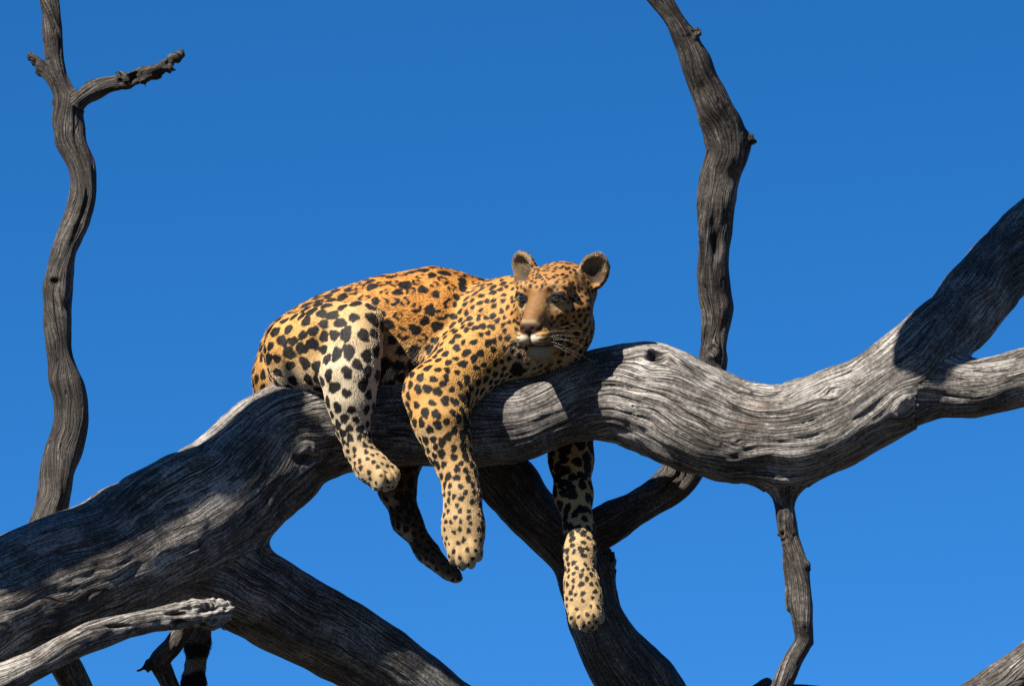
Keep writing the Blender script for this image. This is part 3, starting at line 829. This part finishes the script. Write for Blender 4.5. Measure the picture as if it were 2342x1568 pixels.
def coat(p, nrm, col, hw, sc):
    """colour of skin and hair at points on the body"""
    c = col.copy()
    # paler below: belly, inner legs, throat
    wz = nrm @ np.array([0, math.sin(PITCH), math.cos(PITCH)])
    under = sstep(-0.25, -0.75, wz) * (1 - hw)
    c = c * (1 - 0.7 * under[:, None]) + WHITE * 0.7 * under[:, None]
    top = sstep(0.35, 0.9, wz) * sc[:, 3].clip(0, 1)
    c = c * (1 - 0.35 * top[:, None]) + ORANGE * 0.8 * 0.35 * top[:, None]
    sv, ht = spot_value(p)
    c = c * (1 - 0.30 * ht[:, None]) + np.array([0.16, 0.058, 0.012]) * 0.30 * ht[:, None]
    # tail bands
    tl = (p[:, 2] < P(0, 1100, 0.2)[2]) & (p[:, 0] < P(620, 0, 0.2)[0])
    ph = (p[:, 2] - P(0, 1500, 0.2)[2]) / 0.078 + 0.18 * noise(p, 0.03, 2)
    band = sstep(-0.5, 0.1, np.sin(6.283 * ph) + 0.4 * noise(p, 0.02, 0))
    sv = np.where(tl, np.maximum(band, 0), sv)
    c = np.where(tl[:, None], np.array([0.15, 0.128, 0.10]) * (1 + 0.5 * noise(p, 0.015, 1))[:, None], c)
    # ---- face
    q = (p - HC) @ HM.T
    s, f, u = q[:, 0], q[:, 1], q[:, 2]; as_ = np.abs(s)
    isf = hw > 0.5
    def blob(cc, r): return np.exp(-(((np.stack([as_, f, u], 1) - np.array(cc)) / np.array(r)) ** 2).sum(1))
    nospot = np.zeros(len(p))
    def paint(colr, w, clear=0.0):
        nonlocal c, nospot
        w = np.clip(np.where(isf, w, 0), 0, 1)
        c = c * (1 - w[:, None]) + np.array(colr) * w[:, None]
        nospot = np.maximum(nospot, w * clear)
    bridge = sstep(0.036, 0.016, as_ + 0.006 * noise(p, 0.008, 0)) * sstep(0.066, 0.082, f) * sstep(-0.042, -0.034, u) * sstep(0.048, 0.032, u)
    c = np.where(isf[:, None], c * (1 + 0.18 * noise(p, 0.006, 3) + 0.12 * noise(p, 0.02, 2))[:, None], c)
    paint((0.120, 0.060, 0.020), bridge * 0.85, 1.0)
    paint((0.24, 0.17, 0.09), blob((0.036, 0.080, 0.050), (0.014, 0.02, 0.006)) * 0.7, 0.3)
    paint((0.25, 0.17, 0.085), blob((0.044, 0.085, 0.002), (0.020, 0.03, 0.009)) * 1.1, 0.9)
    muz = sstep(0.080, 0.100, f) * sstep(-0.036, -0.048, u)
    paint(GOLD * 0.85, muz, 1.0)
    paint(WHITE, muz * sstep(0.110, 0.128, f) * sstep(-0.046, -0.054, u) * sstep(0.034, 0.024, as_))
    # whisker rows
    rows = sstep(0.0, 0.5, np.sin((u + 0.02 * (as_ - 0.02)) * 6.283 / 0.0088 + 0.6)) * sstep(0.014, 0.022, as_) * sstep(0.075, 0.06, as_) * sstep(-0.080, -0.074, u) * sstep(-0.040, -0.046, u) * sstep(0.070, 0.085, f)
    paint(BLACK, rows * sstep(-0.7, -0.1, noise(p, 0.006, 2)))
    chin = sstep(0.07, 0.09, f) * sstep(-0.078, -0.084, u) * sstep(0.034, 0.018, as_)
    paint((0.20, 0.168, 0.122), chin * 0.9, 0.8)
    mouth = np.exp(-((u + 0.0765 + 0.10 * np.maximum(as_ - 0.012, 0)) / 0.0042) ** 2) * sstep(0.086, 0.096, f) * sstep(0.052, 0.04, as_)
    paint(BLACK, mouth, 1)
    paint(BLACK, np.exp(-(s / 0.0028) ** 2) * sstep(0.13, 0.138, f) * sstep(-0.080, -0.076, u) * sstep(-0.044, -0.048, u), 1)
    nose = sstep(1.12, 0.95, np.sqrt((s / 0.0255) ** 2 + ((u + 0.0370) / 0.0138) ** 2)) * sstep(0.128, 0.136, f)
    paint((0.031, 0.014, 0.011), nose, 1)
    paint((0.310, 0.223, 0.136), np.exp(-((u + 0.0205) / 0.004) ** 2) * sstep(0.024, 0.016, as_) * sstep(0.12, 0.132, f) * 0.6)
    for i, e in enumerate(EYES):
        rel = q - np.array(e)
        sg = np.sign(e[0])
        uu = rel[:, 2] + 0.28 * sg * -rel[:, 0] * -1 * -1
        de = np.sqrt((rel[:, 0] / 0.0190) ** 2 + ((rel[:, 2] - 0.28 * rel[:, 0] * sg - 0.001) / 0.0108) ** 2)
        fr = sstep(0.0, 0.006, rel[:, 1])
        paint((0.26, 0.20, 0.12), sstep(1.75, 1.35, de) * fr * sstep(0.004, -0.002, rel[:, 2]) * sstep(0.022, 0.017, np.abs(rel[:, 0])) * (0.8 if i == 0 else 0.35), 1)
        paint(BLACK, sstep(1.22, 1.02, de) * fr, 1)
        tear = np.exp(-(((s * sg) - 0.026 - 0.18 * (u - 0.006)) / 0.0032) ** 2) * sstep(-0.030, -0.02, u) * sstep(0.020, 0.012, u) * sstep(0.075, 0.085, f)
        paint((0.031, 0.017, 0.009), tear * 0.85, 0.5)
        brow = np.exp(-((rel[:, 2] - 0.021 - 0.25 * rel[:, 0] * sg) / 0.003) ** 2) * np.exp(-((rel[:, 0] + 0.006 * sg) / 0.014) ** 2) * fr
        paint(BLACK, brow * 0.9 * sstep(-0.4, 0.2, noise(p, 0.007, 1)), 0)
    # ears: buff rim and hair inside, dark hollow
    ear = (u > 0.040) & (as_ > 0.056) & (f < 0.03) & ((u > 0.056) | (nrm @ hf > 0.2))
    nf = nrm @ hf
    inside = sstep(0.0, 0.35, nf) * ear
    paint((0.15, 0.112, 0.068), inside * 0.9 * sstep(0.058, 0.070, u), 1)
    paint((0.15, 0.082, 0.030), inside * 0.8 * sstep(0.070, 0.058, u), 0.2)
    hollow = np.exp(-(((as_ - 0.080) / 0.024) ** 2 + ((u - 0.052) / 0.028) ** 2) ** 2) * inside
    paint((0.022, 0.015, 0.010), hollow * 0.92, 1)
    paint((0.012, 0.009, 0.007), sstep(-0.2, -0.5, nf) * ear * sstep(0.115, 0.105, u), 1)
    sv = sv * (1 - nospot)
    # black throat bar
    tb_ = np.sqrt((((p - P(1183, 845, 0.02)) / np.array([0.014, 0.06, 0.020])) ** 2).sum(1))
    sv = np.maximum(sv, sstep(1.1, 0.9, tb_ + 0.2 * noise(p, 0.01, 0)))
    c = c * (1 - sv[:, None]) + BLACK * sv[:, None]
    return np.clip(c, 0, 1), nose * isf

CV, NOSEV = coat(LV, LN, COL, HW, SC)
print('coat', round(time.time() - T0, 1))

leo_base = to_world(P(930, 850, 0.15))
leopard = empty('leopard', tuple(leo_base), 'spotted golden leopard draped over the thick grey limb with legs dangling', 'leopard')

def coat_material(name, rough, spec, dark=1.0):
    m, n, l, b = new_mat(name)
    a = n.new('ShaderNodeAttribute'); a.attribute_name = 'coat'
    mx = n.new('ShaderNodeMix'); mx.data_type = 'RGBA'; mx.blend_type = 'MULTIPLY'; mx.inputs[0].default_value = 1.0
    l.new(a.outputs['Color'], mx.inputs[6]); mx.inputs[7].default_value = (dark, dark, dark, 1)
    l.new(mx.outputs[2], b.inputs['Base Color'])
    b.inputs['Roughness'].default_value = rough
    b.inputs['Specular IOR Level'].default_value = spec
    return m
SKIN = coat_material('leopard_skin', 0.7, 0.15, 0.85)
rgba = np.concatenate([CV, np.ones((len(CV), 1))], 1)
build_mesh('body', to_world(LV), LQ, SKIN, leopard, leo_base, [('coat', 'FLOAT_COLOR', rgba)])

# fur: short strands combed along the coat
def make_fur(n=520000):
    A = np.linalg.norm(np.cross(LV[LQ[:, 2]] - LV[LQ[:, 0]], LV[LQ[:, 3]] - LV[LQ[:, 1]]), axis=1) * 0.5
    fl = SC[LQ, 2].mean(1)
    front = LN[LQ[:, 0]][:, 1]                       # the far side needs fewer
    dens = A * (0.012 / np.maximum(fl, 0.0035)) * np.where(front > 0.35, 0.35, 1.0) * (1 - 0.97 * NOSEV[LQ[:, 0]])
    face = rng.choice(len(LQ), size=n, p=dens / dens.sum())
    u, v = rng.random(n), rng.random(n)
    w = np.stack([(1 - u) * (1 - v), u * (1 - v), u * v, (1 - u) * v], 1)
    qd = LQ[face]
    mixv = lambda X: (X[qd] * w[..., None]).sum(1)
    p = mixv(LV); nr = unit(mixv(LN)); flw = mixv(FLOW); col = mixv(COL); sc = mixv(SC); hw = (HW[qd] * w).sum(1)
    t = flw + 0.16 * np.stack([noise(p, 0.03, k) for k in range(3)], -1)
    t = unit(t - nr * (t * nr).sum(1, keepdims=True))
    L = sc[:, 2] * (1 + 0.25 * noise(p, 0.012, 3)) * rng.uniform(0.65, 1.2, n)
    c, _ = coat(p + t * (L * 0.55)[:, None], nr, col, hw, sc)
    lift = 0.13 + 0.05 * noise(p, 0.02, 0)
    jit = rng.normal(0, 0.085, (n, 3))
    d0 = unit(t * 0.9 + nr * (lift + 0.16)[:, None] + jit)
    d1 = unit(t * 1.0 + nr * (lift - 0.10)[:, None] + jit)
    K = 4
    pts = np.zeros((n, K, 3)); pts[:, 0] = p - nr * 0.001
    for k in range(1, K):
        a = k / (K - 1)
        pts[:, k] = pts[:, k - 1] + (d0 * (1 - a) + d1 * a) * (L / (K - 1))[:, None]
    pale = (hw > 0.5) & (((p - HC) @ hu) > 0.058) & (np.abs((p - HC) @ hs) > 0.056) & (rng.random(n) < 0.22)
    c = np.where(pale[:, None], np.array([0.24, 0.19, 0.12]), c)
    vari = (1 + rng.normal(0, 0.10, n) + 0.12 * noise(p, 0.02, 1) + 0.08 * noise(p, 0.006, 2))[:, None]
    c = np.clip(c * vari, 0.003, 1)
    hc = bpy.data.hair_curves.new('fur')
    hc.add_curves([K] * n)
    hc.attributes['position'].data.foreach_set('vector', (to_world(pts.reshape(-1, 3)) - leo_base).astype(np.float32).ravel())
    r = np.array([0.00032, 0.00031, 0.00024, 0.00005])
    ra = hc.attributes.get('radius') or hc.attributes.new('radius', 'FLOAT', 'POINT')
    ra.data.foreach_set('value', np.tile(r, n).astype(np.float32))
    ca = hc.attributes.new('coat', 'FLOAT_COLOR', 'CURVE')
    ca.data.foreach_set('color', np.concatenate([c, np.ones((n, 1))], 1).astype(np.float32).ravel())
    hc.materials.append(coat_material('leopard_fur', 0.55, 0.25))
    ob = bpy.data.objects.new('fur', hc)
    scene.collection.objects.link(ob)
    ob.parent = leopard
    ob['kind'] = 'stuff'
make_fur()
print('fur', round(time.time() - T0, 1))

# eyes
def eye_material():
    m, n, l, b = new_mat('leopard_eye')
    tc = n.new('ShaderNodeTexCoord')
    sx = n.new('ShaderNodeSeparateXYZ'); l.new(tc.outputs['Object'], sx.inputs[0])
    r = n.new('ShaderNodeValToRGB')
    mr = n.new('ShaderNodeMapRange'); mr.inputs[1].default_value = EYE_R * 0.70; mr.inputs[2].default_value = EYE_R
    l.new(sx.outputs['Z'], mr.inputs[0]); l.new(mr.outputs[0], r.inputs[0])
    el = r.color_ramp.elements
    el[0].position = 0.0; el[0].color = (0.02, 0.015, 0.01, 1)
    el[1].position = 0.94; el[1].color = (0.004, 0.004, 0.004, 1)
    a = el.new(0.10); a.color = (0.03, 0.033, 0.026, 1)
    a = el.new(0.62); a.color = (0.075, 0.08, 0.06, 1)
    a = el.new(0.74); a.color = (0.004, 0.004, 0.004, 1)
    l.new(r.outputs[0], b.inputs['Base Color'])
    b.inputs['Roughness'].default_value = 0.04
    b.inputs['Specular IOR Level'].default_value = 0.6
    return m
EYEM = eye_material()
for e in EYES:
    nu, nv = 28, 20
    th = np.linspace(0, math.pi, nv); ph = np.arange(nu) * 2 * math.pi / nu
    V = np.stack([np.outer(np.sin(th), np.cos(ph)), np.outer(np.sin(th), np.sin(ph)), np.outer(np.cos(th), np.ones(nu))], -1).reshape(-1, 3) * EYE_R
    i = np.arange(nu * nv).reshape(nv, nu)
    Q = np.stack([i[:-1], i[1:], np.roll(i[1:], -1, 1), np.roll(i[:-1], -1, 1)], -1).reshape(-1, 4)
    ob = build_mesh('eye', V, Q, EYEM)
    ob.parent = leopard
    ob.location = Vector(to_world(H(*e)) - leo_base)
    gz = np.array([-0.30, -0.95, -0.05])              # gaze
    gw = gz[0] * RGT + gz[1] * FWD + gz[2] * UPV
    ob.rotation_euler = Vector(gw).to_track_quat('Z', 'Y').to_euler()

# whiskers
def whisker_material():
    m, n, l, b = new_mat('whisker')
    b.inputs['Base Color'].default_value = (0.20, 0.18, 0.145, 1); b.inputs['Roughness'].default_value = 0.35
    return m
def make_whiskers():
    Vs, Qs, o = [], [], 0
    for sgn in (-1, 1):
        for k in range(8):
            r0 = k % 4
            root = H(sgn * (0.026 + 0.004 * rng.random() + 0.003 * (k // 4)), 0.122 - 0.007 * (k // 4), -0.050 - 0.0075 * r0)
            d = unit(hs * sgn * 1.0 + hf * rng.uniform(-0.25, 0.25) + hu * (0.30 - 0.20 * r0 + rng.uniform(-0.12, 0.12)))
            bend = unit(-hu * 0.8 - hf * 0.6)
            L = rng.uniform(0.06, 0.11)
            ts = np.linspace(0, 1, 9)
            path = root + np.outer(ts * L, d) + np.outer(ts ** 2 * L * rng.uniform(0.10, 0.38), bend)
            a = unit(np.cross(d, bend)); b = unit(np.cross(d, a))
            for i, t in enumerate(ts):
                rr = 0.00019 * (1 - 0.75 * t)
                for j in range(4):
                    an = j * math.pi / 2
                    Vs.append(path[i] + rr * (math.cos(an) * a + math.sin(an) * b))
            for i in range(8):
                for j in range(4):
                    Qs.append([o + i * 4 + j, o + i * 4 + (j + 1) % 4, o + (i + 1) * 4 + (j + 1) % 4, o + (i + 1) * 4 + j])
            o += 36
    ob = build_mesh('whisker', to_world(np.array(Vs)), np.array(Qs), whisker_material(), leopard, leo_base)
    ob['kind'] = 'stuff'
make_whiskers()
print('done', round(time.time() - T0, 1))
